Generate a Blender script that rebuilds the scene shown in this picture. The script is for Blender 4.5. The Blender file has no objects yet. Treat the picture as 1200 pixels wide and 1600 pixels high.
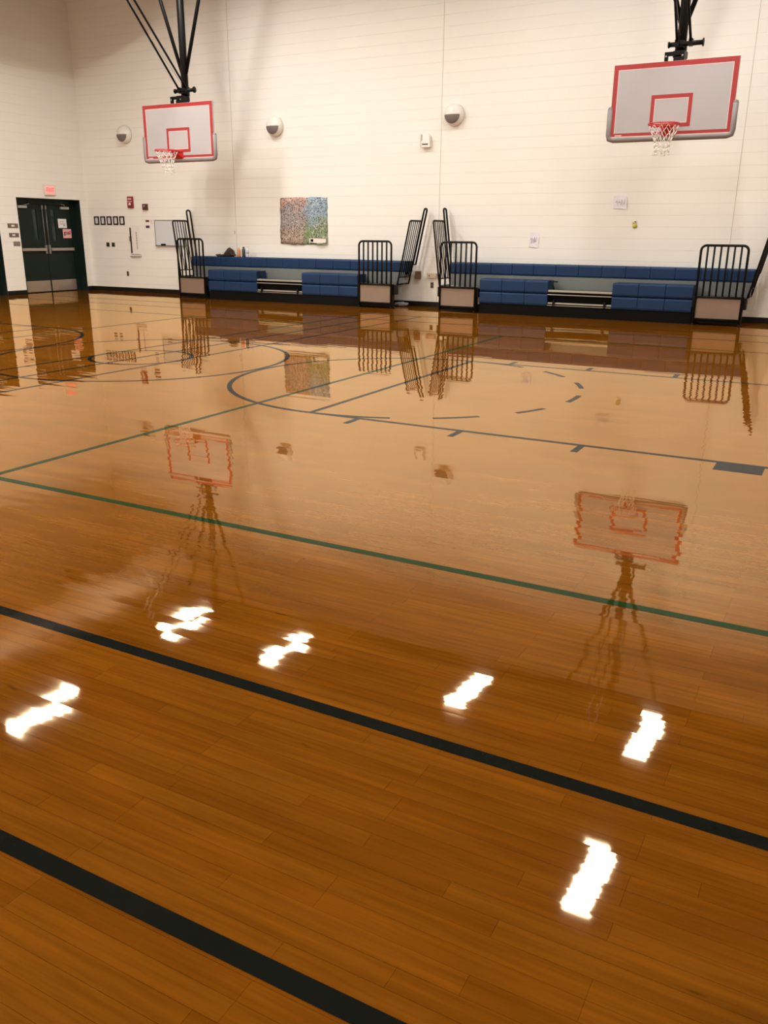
import bpy, bmesh, math, random
from mathutils import Vector, Matrix
random.seed(7)
PI = math.pi
SC = bpy.context.scene
COL = SC.collection

# ------------------------------------------------------------------ camera
F_PX = 1321.3; YAW = 0.49225; PITCH = 0.31796; ROLL = 0.00783
CAM = Vector((3.9779, -6.0517, 1.4735))
fw = Vector((-math.sin(YAW) * math.cos(PITCH), math.cos(YAW) * math.cos(PITCH), -math.sin(PITCH)))
rt = Vector((math.cos(YAW), math.sin(YAW), 0)); up = rt.cross(fw)
c_, s_ = math.cos(ROLL), math.sin(ROLL)
r2 = c_ * rt + s_ * up; u2 = -s_ * rt + c_ * up
cd = bpy.data.cameras.new('camera'); cam = bpy.data.objects.new('camera', cd); COL.objects.link(cam)
cd.sensor_fit = 'HORIZONTAL'; cd.sensor_width = 36; cd.lens = 36 * F_PX / 1200; cd.clip_end = 200
M = Matrix((r2, u2, -fw)).transposed().to_4x4(); M.translation = CAM
cam.matrix_world = M
SC.camera = cam
# ------------------------------------------------------------------ view, world, light levels
SC.view_settings.view_transform = 'Standard'; SC.view_settings.look = 'None'
SC.view_settings.gamma = 1; SC.view_settings.use_curve_mapping = False
SC.view_settings.exposure = -0.07
w = bpy.data.worlds.new('world'); SC.world = w; w.use_nodes = True
w.node_tree.nodes['Background'].inputs[0].default_value = (1, .9, .8, 1)
w.node_tree.nodes['Background'].inputs[1].default_value = 0.0
LAMP_W = 150.0            # watts of each ceiling lamp
LAMP_COL = (1.0, .96, .905)
LENS_EMIT = 20.0          # radiance of the lamp lens
CONE = math.radians(176)

# ------------------------------------------------------------------ room sizes
WY = 10.733; LX = -13.83; RX = 6.5; NY = -7.1; CZ = 8.0

# ------------------------------------------------------------------ materials
MATS = {}
def nodes(m): return m.node_tree.nodes, m.node_tree.links
def mat(name, col, rough=.5, metal=0, spec=.5, var=.06, scale=8, bump=0.0, emit=None, es=0, coat=0, alpha=1, trans=0):
    if name in MATS: return MATS[name]
    m = bpy.data.materials.new(name); m.use_nodes = True; N, L = nodes(m); b = N['Principled BSDF']
    b.inputs['Roughness'].default_value = rough; b.inputs['Metallic'].default_value = metal
    b.inputs['Specular IOR Level'].default_value = spec
    tc = N.new('ShaderNodeTexCoord'); nz = N.new('ShaderNodeTexNoise'); nz.inputs['Scale'].default_value = scale
    nz.inputs['Detail'].default_value = 4
    L.new(tc.outputs['Object'], nz.inputs['Vector'])
    mx = N.new('ShaderNodeMix'); mx.data_type = 'RGBA'
    lo = [max(0, c * (1 - var)) for c in col] + [1]; hi = [min(1, c * (1 + var)) for c in col] + [1]
    mx.inputs[6].default_value = lo; mx.inputs[7].default_value = hi
    L.new(nz.outputs['Fac'], mx.inputs[0]); L.new(mx.outputs[2], b.inputs['Base Color'])
    if bump:
        bp = N.new('ShaderNodeBump'); bp.inputs['Strength'].default_value = bump; bp.inputs['Distance'].default_value = .01
        L.new(nz.outputs['Fac'], bp.inputs['Height']); L.new(bp.outputs[0], b.inputs['Normal'])
    if emit: b.inputs['Emission Color'].default_value = (*emit, 1); b.inputs['Emission Strength'].default_value = es
    if coat: b.inputs['Coat Weight'].default_value = coat
    if trans: b.inputs['Transmission Weight'].default_value = trans
    MATS[name] = m; return m

def math_node(N, L, op, a, b=None, c=None):
    n = N.new('ShaderNodeMath'); n.operation = op
    for i, v in enumerate((a, b, c)):
        if v is None: continue
        if isinstance(v, (int, float)): n.inputs[i].default_value = v
        else: L.new(v, n.inputs[i])
    return n.outputs[0]

def block_wall(name, axis):   # painted concrete block, 8 x 16 in courses measured from the floor
    m = bpy.data.materials.new(name); m.use_nodes = True; N, L = nodes(m); b = N['Principled BSDF']
    b.inputs['Roughness'].default_value = .55; b.inputs['Specular IOR Level'].default_value = .3
    g = N.new('ShaderNodeNewGeometry'); sp = N.new('ShaderNodeSeparateXYZ'); L.new(g.outputs['Position'], sp.inputs[0])
    cb = N.new('ShaderNodeCombineXYZ'); L.new(sp.outputs[axis], cb.inputs[0]); L.new(sp.outputs[2], cb.inputs[1])
    br = N.new('ShaderNodeTexBrick'); L.new(cb.outputs[0], br.inputs['Vector'])
    br.inputs['Scale'].default_value = 1; br.inputs['Brick Width'].default_value = .4064; br.inputs['Row Height'].default_value = .2032
    br.inputs['Mortar Size'].default_value = .0045; br.inputs['Mortar Smooth'].default_value = .3
    br.inputs['Color1'].default_value = (.80, .715, .555, 1); br.inputs['Color2'].default_value = (.775, .69, .535, 1)
    br.inputs['Mortar'].default_value = (.60, .53, .41, 1)
    nz = N.new('ShaderNodeTexNoise'); nz.inputs['Scale'].default_value = .9; nz.inputs['Detail'].default_value = 5
    L.new(g.outputs['Position'], nz.inputs['Vector'])
    # horizontal joints read, head joints are nearly filled with paint
    row = math_node(N, L, 'FRACT', math_node(N, L, 'DIVIDE', sp.outputs[2], .2032))
    d = math_node(N, L, 'ABSOLUTE', math_node(N, L, 'SUBTRACT', row, .5))
    isrow = math_node(N, L, 'GREATER_THAN', d, .46)
    keep = math_node(N, L, 'MULTIPLY_ADD', isrow, .85, .15)
    lump = math_node(N, L, 'MULTIPLY', br.outputs['Fac'], keep)
    mx = N.new('ShaderNodeMix'); mx.data_type = 'RGBA'; L.new(math_node(N, L, 'MULTIPLY', lump, math_node(N, L, 'SUBTRACT', math_node(N, L, 'MULTIPLY', nz.outputs['Fac'], 2.4), .75)), mx.inputs[0])
    mx.inputs[6].default_value = (.80, .768, .708, 1); mx.inputs[7].default_value = (.69, .635, .555, 1)
    mm = N.new('ShaderNodeMix'); mm.data_type = 'RGBA'; mm.blend_type = 'MULTIPLY'; mm.inputs[0].default_value = 1
    vr = N.new('ShaderNodeMapRange'); L.new(nz.outputs['Fac'], vr.inputs[0]); vr.inputs[3].default_value = .95; vr.inputs[4].default_value = 1.03
    L.new(mx.outputs[2], mm.inputs[6]); L.new(vr.outputs[0], mm.inputs[7]); L.new(mm.outputs[2], b.inputs['Base Color'])
    n2 = N.new('ShaderNodeTexNoise'); n2.inputs['Scale'].default_value = 60; L.new(g.outputs['Position'], n2.inputs['Vector'])
    h = math_node(N, L, 'SUBTRACT', math_node(N, L, 'MULTIPLY', n2.outputs['Fac'], .12), lump)
    bp = N.new('ShaderNodeBump'); bp.inputs['Distance'].default_value = .004; bp.inputs['Strength'].default_value = .55
    L.new(h, bp.inputs['Height']); L.new(bp.outputs[0], b.inputs['Normal'])
    MATS[name] = m; return m

REFL_IOR = 2.1
def gloss_group(m, base_out, tint, gain, ior=REFL_IOR, rough=.026):
    """diffuse under a thick polished varnish whose boards each lie at a slightly different tilt"""
    N, L = nodes(m)
    for n in list(N):
        if n.type == 'BSDF_PRINCIPLED': N.remove(n)
    out = [n for n in N if n.type == 'OUTPUT_MATERIAL'][0]
    g = N.new('ShaderNodeNewGeometry'); sp = N.new('ShaderNodeSeparateXYZ'); L.new(g.outputs['Position'], sp.inputs[0])
    row = math_node(N, L, 'FLOOR', math_node(N, L, 'DIVIDE', sp.outputs[1], .0572))
    wn = N.new('ShaderNodeTexWhiteNoise'); wn.noise_dimensions = '2D'
    seg = math_node(N, L, 'FLOOR', math_node(N, L, 'ADD', math_node(N, L, 'MULTIPLY', sp.outputs[0], 1.1), math_node(N, L, 'MULTIPLY', row, .37)))
    cb = N.new('ShaderNodeCombineXYZ'); L.new(row, cb.inputs[0]); L.new(seg, cb.inputs[1]); L.new(cb.outputs[0], wn.inputs['Vector'])
    mp = N.new('ShaderNodeMapping'); mp.inputs['Scale'].default_value = (2.6, 34, 1); L.new(g.outputs['Position'], mp.inputs[0])
    n1 = N.new('ShaderNodeTexNoise'); n1.inputs['Scale'].default_value = 1; n1.inputs['Detail'].default_value = 2; L.new(mp.outputs[0], n1.inputs['Vector'])
    n2 = N.new('ShaderNodeTexNoise'); n2.inputs['Scale'].default_value = 1.1; n2.inputs['Detail'].default_value = 1; L.new(g.outputs['Position'], n2.inputs['Vector'])
    s1 = N.new('ShaderNodeSeparateColor'); L.new(n1.outputs['Color'], s1.inputs[0])
    s2 = N.new('ShaderNodeSeparateColor'); L.new(n2.outputs['Color'], s2.inputs[0])
    s3 = N.new('ShaderNodeSeparateColor'); L.new(wn.outputs['Color'], s3.inputs[0])
    def axis(i, a1, a2, a3):
        t = math_node(N, L, 'MULTIPLY', math_node(N, L, 'SUBTRACT', s1.outputs[i], .5), a1)
        u = math_node(N, L, 'MULTIPLY', math_node(N, L, 'SUBTRACT', s2.outputs[i], .5), a2)
        v = math_node(N, L, 'MULTIPLY', math_node(N, L, 'SUBTRACT', s3.outputs[i], .5), a3)
        return math_node(N, L, 'ADD', math_node(N, L, 'ADD', t, u), v)
    nx = axis(0, .010, .003, .010); ny = axis(1, .008, .003, .003)
    nv = N.new('ShaderNodeCombineXYZ'); L.new(nx, nv.inputs[0]); L.new(ny, nv.inputs[1]); nv.inputs[2].default_value = 1
    nn = N.new('ShaderNodeVectorMath'); nn.operation = 'NORMALIZE'; L.new(nv.outputs[0], nn.inputs[0])
    di = N.new('ShaderNodeBsdfDiffuse'); L.new(base_out, di.inputs[0])
    gl = N.new('ShaderNodeBsdfGlossy'); gl.inputs['Roughness'].default_value = rough; gl.inputs['Color'].default_value = (*tint, 1)
    L.new(nn.outputs[0], gl.inputs['Normal'])
    fr = N.new('ShaderNodeFresnel'); fr.inputs['IOR'].default_value = ior
    fac = math_node(N, L, 'MULTIPLY', fr.outputs[0], gain); fac = math_node(N, L, 'MINIMUM', fac, 1.0)
    ms = N.new('ShaderNodeMixShader'); L.new(fac, ms.inputs[0]); L.new(di.outputs[0], ms.inputs[1]); L.new(gl.outputs[0], ms.inputs[2])
    L.new(ms.outputs[0], out.inputs[0])

def wood_floor():
    m = bpy.data.materials.new('varnished_maple_strips'); m.use_nodes = True; N, L = nodes(m)
    g = N.new('ShaderNodeNewGeometry')
    br = N.new('ShaderNodeTexBrick'); L.new(g.outputs['Position'], br.inputs['Vector'])
    br.offset = .37; br.offset_frequency = 3; br.squash = 1.35; br.squash_frequency = 5
    br.inputs['Scale'].default_value = 1; br.inputs['Brick Width'].default_value = .62; br.inputs['Row Height'].default_value = .0572
    br.inputs['Mortar Size'].default_value = .0005; br.inputs['Mortar Smooth'].default_value = .1; br.inputs['Bias'].default_value = 0
    br.inputs['Color1'].default_value = (.268, .088, .0045, 1); br.inputs['Color2'].default_value = (.228, .069, .003, 1)
    br.inputs['Mortar'].default_value = (.115, .028, .002, 1)
    mp = N.new('ShaderNodeMapping'); mp.inputs['Scale'].default_value = (1.6, 30, 1); L.new(g.outputs['Position'], mp.inputs[0])
    nz = N.new('ShaderNodeTexNoise'); nz.inputs['Scale'].default_value = 1.5; nz.inputs['Detail'].default_value = 6; nz.inputs['Roughness'].default_value = .6
    L.new(mp.outputs[0], nz.inputs['Vector'])
    r1 = N.new('ShaderNodeMapRange'); L.new(nz.outputs['Fac'], r1.inputs[0]); r1.inputs[1].default_value = .25; r1.inputs[2].default_value = .75
    r1.inputs[3].default_value = .74; r1.inputs[4].default_value = 1.22
    mp2 = N.new('ShaderNodeMapping'); mp2.inputs['Scale'].default_value = (1.0, 4, 1); L.new(g.outputs['Position'], mp2.inputs[0])
    n2 = N.new('ShaderNodeTexNoise'); n2.inputs['Scale'].default_value = 1.4; n2.inputs['Detail'].default_value = 5; L.new(mp2.outputs[0], n2.inputs['Vector'])
    r2_ = N.new('ShaderNodeMapRange'); L.new(n2.outputs['Fac'], r2_.inputs[0]); r2_.inputs[1].default_value = .3; r2_.inputs[2].default_value = .7
    r2_.inputs[3].default_value = .80; r2_.inputs[4].default_value = 1.16
    k = math_node(N, L, 'MULTIPLY', r1.outputs[0], r2_.outputs[0])
    # a few wide-open seams and dark mineral flecks
    vo = N.new('ShaderNodeTexNoise'); mp3 = N.new('ShaderNodeMapping'); mp3.inputs['Scale'].default_value = (5, 26, 1)
    L.new(g.outputs['Position'], mp3.inputs[0]); L.new(mp3.outputs[0], vo.inputs['Vector']); vo.inputs['Scale'].default_value = 1; vo.inputs['Detail'].default_value = 3
    fl = N.new('ShaderNodeMapRange'); L.new(vo.outputs['Fac'], fl.inputs[0]); fl.inputs[1].default_value = .70; fl.inputs[2].default_value = .78
    fl.inputs[3].default_value = 1; fl.inputs[4].default_value = .55
    k = math_node(N, L, 'MULTIPLY', k, fl.outputs[0])
    mx = N.new('ShaderNodeMix'); mx.data_type = 'RGBA'; mx.blend_type = 'MULTIPLY'; mx.inputs[0].default_value = 1
    L.new(br.outputs['Color'], mx.inputs[6]); L.new(k, mx.inputs[7])
    gloss_group(m, mx.outputs[2], (1.0, .80, .52), 1.15)
    return m
def paint_floor(name, col):
    m = bpy.data.materials.new(name); m.use_nodes = True; N, L = nodes(m)
    g = N.new('ShaderNodeNewGeometry'); nz = N.new('ShaderNodeTexNoise'); nz.inputs['Scale'].default_value = 6; nz.inputs['Detail'].default_value = 5
    L.new(g.outputs['Position'], nz.inputs['Vector'])
    mx = N.new('ShaderNodeMix'); mx.data_type = 'RGBA'; L.new(nz.outputs['Fac'], mx.inputs[0])
    mx.inputs[6].default_value = (*[c * .8 for c in col], 1); mx.inputs[7].default_value = (*[c * 1.25 for c in col], 1)
    gloss_group(m, mx.outputs[2], (.92, .97, 1), .42, ior=1.55)
    return m

WALLX = block_wall('painted_block_wall_x', 0); WALLY = block_wall('painted_block_wall_y', 1)
WOOD = wood_floor(); PBLACK = paint_floor('black_line_paint', (.010, .012, .010)); PGREEN = paint_floor('green_line_paint', (.016, .046, .012))
BLACK = mat('black_enamel', (.0045, .0042, .004), .45, spec=.18)
BLACKM = mat('black_matte', (.005, .0045, .004), .8, spec=.08)
BASEB = mat('black_vinyl_base', (.007, .005, .004), .55, spec=.2)
BLUE = mat('blue_moulded_plastic', (.0075, .030, .088), .5, spec=.22, var=.12, scale=3)
GREYD = mat('grey_deck', (.135, .150, .142), .55)
ALU = mat('aluminium_nosing', (.40, .40, .35), .35, metal=.6)
BEIGE = mat('beige_laminate', (.22, .15, .108), .5, var=.1, scale=4)
DGREEN = mat('dark_green_door_paint', (.0055, .014, .010), .45, spec=.25)
STEEL = mat('brushed_steel', (.46, .40, .34), .38, metal=.85, var=.12)
STEELD = mat('satin_hardware', (.30, .28, .25), .4, metal=.6)
WHITE = mat('white_plastic', (.74, .69, .62), .4)
GRILLE = mat('grey_grille', (.16, .13, .12), .6, var=.3, scale=120)
BOARD = mat('off_white_backboard', (.42, .395, .40), .35, var=.04, scale=1.5)
BOARDEDGE = mat('pale_backboard_margin', (.66, .50, .48), .4)
RED = mat('red_board_paint', (.35, .028, .028), .4)
RIMRED = mat('red_rim_enamel', (.50, .018, .018), .3)
PAD = mat('grey_edge_padding', (.20, .175, .165), .6)
NETM = mat('white_net_cord', (.75, .70, .64), .8)
PAPER = mat('white_paper', (.78, .74, .74), .8)
PAPERL = mat('lilac_white_paper', (.76, .72, .76), .8, var=.08, scale=20)
PINK = mat('pink_paper', (.85, .42, .38), .8)
INK = mat('dark_ink', (.05, .035, .06), .7)
GREYINK = mat('grey_ink', (.25, .25, .27), .8)
CEILM = mat('dark_ceiling_deck', (.10, .075, .05), .8)
DUCTM = mat('white_duct', (.80, .74, .68), .5)

# ------------------------------------------------------------------ mesh helpers
class MB:
    def __init__(s): s.bm = bmesh.new(); s.mats = []; s.smooth = False
    def mi(s, m):
        if m not in s.mats: s.mats.append(m)
        return s.mats.index(m)
    def _new(s, verts, faces, m, smooth=False):
        vs = [s.bm.verts.new(v) for v in verts]; i = s.mi(m)
        for f in faces:
            try: fc = s.bm.faces.new([vs[k] for k in f]); fc.material_index = i; fc.smooth = smooth
            except ValueError: pass
        return vs
    def box(s, x0, x1, y0, y1, z0, z1, m, bev=0):
        b2 = bmesh.new(); bmesh.ops.create_cube(b2, size=1)
        for v in b2.verts: v.co = Vector(((x0 + x1) / 2 + v.co.x * (x1 - x0), (y0 + y1) / 2 + v.co.y * (y1 - y0), (z0 + z1) / 2 + v.co.z * (z1 - z0)))
        if bev: bmesh.ops.bevel(b2, geom=list(b2.edges), offset=bev, segments=2, affect='EDGES', profile=.6)
        s.add(b2, m); return s
    def add(s, b2, m, smooth=False):
        b2.verts.index_update()
        s._new([v.co.copy() for v in b2.verts], [[v.index for v in f.verts] for f in b2.faces], m, smooth); b2.free()
    def quad(s, pts, m): s._new(pts, [range(len(pts))], m); return s
    def tube(s, pts, r, m, n=8, closed=False):
        pts = [Vector(p) for p in pts]; k = len(pts); rings = []; prev = None
        for i, p in enumerate(pts):
            if closed: t = (pts[(i + 1) % k] - pts[i - 1])
            else: t = pts[min(i + 1, k - 1)] - pts[max(i - 1, 0)]
            t.normalize()
            if prev is None:
                a = Vector((0, 0, 1)) if abs(t.z) < .9 else Vector((1, 0, 0)); u = t.cross(a).normalized()
            else:
                u = prev - t * prev.dot(t)
                u = u.normalized() if u.length > 1e-6 else t.orthogonal().normalized()
            prev = u; v = t.cross(u)
            rings.append([p + (u * math.cos(2 * PI * j / n) + v * math.sin(2 * PI * j / n)) * r for j in range(n)])
        vs = [q for rg in rings for q in rg]; fs = []
        for i in range(k if closed else k - 1):
            a, b = i * n, ((i + 1) % k) * n
            fs += [[a + j, a + (j + 1) % n, b + (j + 1) % n, b + j] for j in range(n)]
        if not closed: fs += [list(range(n))[::-1], [(k - 1) * n + j for j in range(n)]]
        s._new(vs, fs, m, True); return s
    def lathe(s, prof, m, axis='Z', org=(0, 0, 0), n=24):   # prof: (radius, height)
        vs, fs = [], []; o = Vector(org)
        for r, h in prof:
            for j in range(n):
                a = 2 * PI * j / n; x, y = r * math.cos(a), r * math.sin(a)
                vs.append(o + (Vector((x, y, h)) if axis == 'Z' else Vector((x, h, y)) if axis == 'Y' else Vector((h, x, y))))
        for i in range(len(prof) - 1):
            fs += [[i * n + j, i * n + (j + 1) % n, (i + 1) * n + (j + 1) % n, (i + 1) * n + j] for j in range(n)]
        fs += [list(range(n)), [(len(prof) - 1) * n + j for j in range(n)][::-1]]
        s._new(vs, fs, m, True); return s
    def build(s, name, parent=None, loc=None):
        me = bpy.data.meshes.new(name); bmesh.ops.recalc_face_normals(s.bm, faces=list(s.bm.faces)); s.bm.to_mesh(me); s.bm.free()
        for m in s.mats: me.materials.append(m)
        o = bpy.data.objects.new(name, me); COL.objects.link(o)
        if parent: o.parent = parent
        if loc: o.location = loc
        return o
def tag(o, label, cat, group=None):
    o['label'] = label; o['category'] = cat
    if group: o['group'] = group
    return o
def struct(o): o['kind'] = 'structure'; return o
def empty(name, loc=(0, 0, 0)):
    o = bpy.data.objects.new(name, None); COL.objects.link(o); o.location = loc; o.empty_display_size = .1; return o
def copy_tree(o, parent=None, mp=None):
    c = o.copy(); COL.objects.link(c); c.parent = parent
    for ch in o.children: copy_tree(ch, c)
    return c
def rounded(y0, y1, z0, z1, r, f, n=5):   # inverted-U path with rounded top corners; f maps (u, z) -> xyz
    p = [(y0, z0)]
    p += [(y0 + r - r * math.cos(a), z1 - r + r * math.sin(a)) for a in [PI / 2 * i / n for i in range(n + 1)]]
    p += [(y1 - r + r * math.sin(a), z1 - r + r * math.cos(a)) for a in [PI / 2 * i / n for i in range(n + 1)]]
    p += [(y1, z0)]
    return [f(*q) for q in p]

# ================================================================== SETTING
# floor: boards and every painted court line in one slab
fb = MB(); fb.box(LX - .5, RX + .3, NY - .3, WY + .3, -.12, 0, WOOD)
ZL = .0006
def lineY(y, x0, x1, w, m): fb.quad([(x0, y - w / 2, ZL), (x1, y - w / 2, ZL), (x1, y + w / 2, ZL), (x0, y + w / 2, ZL)], m)
def lineX(x, y0, y1, w, m, z=ZL): fb.quad([(x - w / 2, y0, z), (x + w / 2, y0, z), (x + w / 2, y1, z), (x - w / 2, y1, z)], m)
def arc(cx, cy, r, a0, a1, w, m, z=ZL + .0002):
    n = max(4, int(abs(a1 - a0) / 3))
    for i in range(n):
        a, b = math.radians(a0 + (a1 - a0) * i / n), math.radians(a0 + (a1 - a0) * (i + 1) / n); p = []
        for q, rr in ((a, r - w / 2), (a, r + w / 2), (b, r + w / 2), (b, r - w / 2)): p.append((cx + rr * math.cos(q), cy + rr * math.sin(q), z))
        fb.quad(p, m)
KW = 3.607; HC = -3.66; KY = KW / 2
for y in (-4.01, -4.94, 7.62, 8.54): lineY(y, -13.0, 5.7, .054, PBLACK)
for x in (HC, HC - .58, HC + .58): lineX(x, -4.94, 8.54, .045, PBLACK, ZL + .0001)
for y in (-2.705, 6.35): lineY(y, -12.66, 5.34, .052, PGREEN)
for x in (-.645, -6.675): lineX(x, -2.68, 6.32, .05, PGREEN, ZL + .0001)
for sgn in (1, -1):
    X = lambda v: v if sgn > 0 else 2 * HC - v
    def lx(a, b): return (a, b) if sgn > 0 else (2 * HC - b, 2 * HC - a)
    for y in (0, KW): lineY(y, *lx(-.025, 5.75), .05, PBLACK)
    lineX(X(0), .026, KW - .026, .05, PBLACK, ZL)
    for xx, ww in ((.487, .051), (1.42, .051), (2.387, .051), (3.483, .305)):
        for y0, y1 in ((-.225, -.025), (KW + .025, KW + .225)): lineX(X(xx), y0, y1, ww, PBLACK, ZL)
    cx = X(0)
    seg = [(90, 270), (-90, -67), (-55.5, -42.5), (-30.5, -19.4), (-6, 6), (19.4, 30.5), (42.5, 55.5), (67, 90)]
    for a0, a1 in seg:
        if sgn < 0: a0, a1 = 180 - a1, 180 - a0
        arc(cx, KY, 1.803, a0, a1, .05, PBLACK)
arc(HC, KY, 1.803, 0, 360, .05, PBLACK); arc(HC, KY, .61, 0, 360, .05, PBLACK)
def up_build(b, name):
    me = bpy.data.meshes.new(name)
    for f in b.bm.faces:
        f.normal_update()
        if f.normal.z < -.5 and f.calc_center_median().z > -.01: f.normal_flip()
    b.bm.to_mesh(me); b.bm.free()
    for m in b.mats: me.materials.append(m)
    o = bpy.data.objects.new(name, me); COL.objects.link(o); return o
struct(up_build(fb, 'floor'))

# walls
struct(MB().box(LX - .5, RX + .3, WY, WY + .3, 0, CZ, WALLX).build('wall_back'))
struct(MB().box(LX - .5, RX + .3, NY - .3, NY, 0, CZ, WALLX).build('wall_front'))
struct(MB().box(RX, RX + .3, NY, WY, 0, CZ, WALLY).build('wall_right'))
D1 = (8.59, 10.53); D2 = (6.10, 8.035); DH = 2.23; DX = LX - .25
wl = MB()
for y0, y1 in ((NY, D2[0]), (D2[1], D1[0]), (D1[1], WY)): wl.box(LX - .3, LX, y0, y1, 0, DH, WALLY)
wl.box(LX - .3, LX, NY, WY, DH, CZ, WALLY)
struct(wl.build('wall_left'))
# dark vertical control joints in the block wall
for i, x in enumerate((-9.02, -3.79, 1.905)):
    struct(MB().box(x - .005, x + .005, WY - .003, WY + .01, .1, CZ, mat('joint_caulk', (.54, .47, .38), .8)).build('trim_%d' % (i + 1)))
# ceiling deck with ribs and beams
cb_ = MB(); cb_.box(LX - .5, RX + .3, NY - .3, WY + .3, CZ, CZ + .2, CEILM)
struct(cb_.build('ceiling'))
BEAM = mat('ceiling_beam_paint', (.13, .10, .07), .7)
for i, y in enumerate((-5.2, -2.4, 0.4, 3.2, 6.0, 8.8)):
    b = MB(); b.box(LX, RX, y - .07, y + .07, CZ - .08, CZ, BEAM); b.box(LX, RX, y - .07, y + .07, CZ - .55, CZ - .49, BEAM)
    k = 0; x = LX
    while x < RX - .9:
        b.tube([(x, y, CZ - .5), (x + .45, y, CZ - .06), (x + .9, y, CZ - .5)], .018, BEAM, 6); x += .9
    struct(b.build('ceiling_beam'))
# baseboards
def bb(name, *bx):
    b = MB()
    for q in bx: b.box(*q, BASEB, .002)
    struct(b.build(name))
bb('baseboard_back', (LX, RX, WY - .008, WY, 0, .102))
bb('baseboard_left', (LX, LX + .008, NY, D2[0], 0, .102), (LX, LX + .008, D2[1], D1[0], 0, .102), (LX, LX + .008, D1[1], WY - .008, 0, .102))
bb('baseboard_right', (RX - .008, RX, NY, WY, 0, .102))
bb('baseboard_front', (LX, RX, NY, NY + .008, 0, .102))

# double doors in the left wall
def door(name, y0, y1):
    e = struct(empty(name, (DX, (y0 + y1) / 2, 0))); W2 = (y1 - y0) / 2
    fr = MB()
    fr.box(-.05, .25, -W2, -W2 + .02, 0, DH, DGREEN); fr.box(-.05, .25, W2 - .02, W2, 0, DH, DGREEN); fr.box(-.05, .25, -W2, W2, DH - .02, DH, DGREEN)
    fr.box(-.05, .03, -W2 + .02, -W2 + .13, 0, DH - .02, DGREEN); fr.box(-.05, .03, W2 - .13, W2 - .02, 0, DH - .02, DGREEN)
    fr.box(-.05, .03, -W2 + .13, W2 - .13, 2.09, DH - .02, DGREEN)
    fr.build('door_frame', e)
    for s in (-1, 1):
        lf = MB(); a, b = sorted((s * .006, s * (W2 - .135)))
        ya, yb = sorted((s * .22, s * .34))
        lf.box(-.045, 0, a, ya, .012, 2.085, DGREEN); lf.box(-.045, 0, yb, b, .012, 2.085, DGREEN)
        lf.box(-.045, 0, ya, yb, .012, 1.25, DGREEN); lf.box(-.045, 0, ya, yb, 1.98, 2.085, DGREEN)
        leaf = lf.build('door_leaf', e)
        gl = MB().box(-.03, -.02, ya, yb, 1.25, 1.98, mat('dark_door_glass', (.02, .03, .03), .08, spec=.6)); g_ = gl.build('glass_lite', leaf); g_['label'] = 'narrow dark glass lite'
        k = MB().box(0, .004, a + .012 * (s > 0) + .01, b - .01, .02, .285, STEEL, .001).build('kick_plate', leaf); k['label'] = 'steel kick plate'
        pb = MB(); p0, p1 = sorted((s * .08, s * (W2 - .16)))
        pb.box(.03, .075, p0, p1, 1.0, 1.07, STEEL, .008); pb.box(0, .05, p0, p0 + .04, 1.01, 1.06, STEELD); pb.box(0, .05, p1 - .04, p1, 1.01, 1.06, STEELD)
        pb.build('push_bar', leaf)
        rod = MB(); yr = s * .055
        rod.box(0, .05, yr - .025, yr + .025, .93, 1.14, STEELD, .008)
        rod.tube([(.03, yr, 1.12), (.03, yr, 2.0)], .008, STEELD, 6); rod.box(0, .045, yr - .018, yr + .018, 1.99, 2.08, STEELD, .005)
        rod.build('vertical_rod', leaf)
        cl = MB(); c0, c1 = sorted((s * (W2 - .19), s * (W2 - .45)))
        cl.box(0, .06, c0, c1, 2.0, 2.06, mat('closer_aluminium', (.42, .41, .38), .4, metal=.3), .006)
        cl.tube([(.05, (c0 + c1) / 2, 2.06), (.16, (c0 + c1) / 2 - s * .12, 2.10), (.02, (c0 + c1) / 2 - s * .2, 2.13)], .009, STEELD, 6)
        cl.build('door_closer', leaf)
door('door_1', *D1); door('door_2', *D2)
struct(MB().box(LX - .32, LX - .3, D2[0] - .1, D1[1] + .1, 0, DH + .1, BLACKM).build('trim_4'))

# ================================================================== CEILING LAMPS
def lamp_proto():
    e = empty('ceiling_light')
    h = MB(); hw, hl = .20, .74
    h.box(-hw, hw, -hl, hl, .10, .13, WHITE)
    for a in (-1, 1):
        h.quad([(a * hw, -hl, 0), (a * hw, hl, 0), (a * hw, hl, .12), (a * hw, -hl, .12)], WHITE)
        h.box(*sorted((a * hw, a * (hw - .012))), -hl, hl, 0, .12, WHITE); h.box(-hw, hw, *sorted((a * hl, a * (hl - .012))), 0, .12, WHITE)
    h.build('housing', e)
    ln = MB().box(-hw + .03, hw - .03, -hl + .03, hl - .03, .055, .06, mat('lit_lens', (.9, .9, .9), .4, emit=(1, .96, .9), es=LENS_EMIT)); l_ = ln.build('lens', e); l_['label'] = 'glowing white lens'
    for y in (-.5, .5): MB().tube([(0, y, .12), (0, y, CZ - 6.84)], .006, STEELD, 5).build('suspension_rod', e)
    ld = bpy.data.lights.new('lamp_glow', 'AREA'); ld.shape = 'RECTANGLE'; ld.size = .34; ld.size_y = 1.40; ld.energy = LAMP_W; ld.color = LAMP_COL; ld.spread = CONE
    lo = bpy.data.objects.new('lamp_glow', ld); COL.objects.link(lo); lo.parent = e; lo.location = (0, 0, -.02)
    return e
LZ = 6.84
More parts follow.
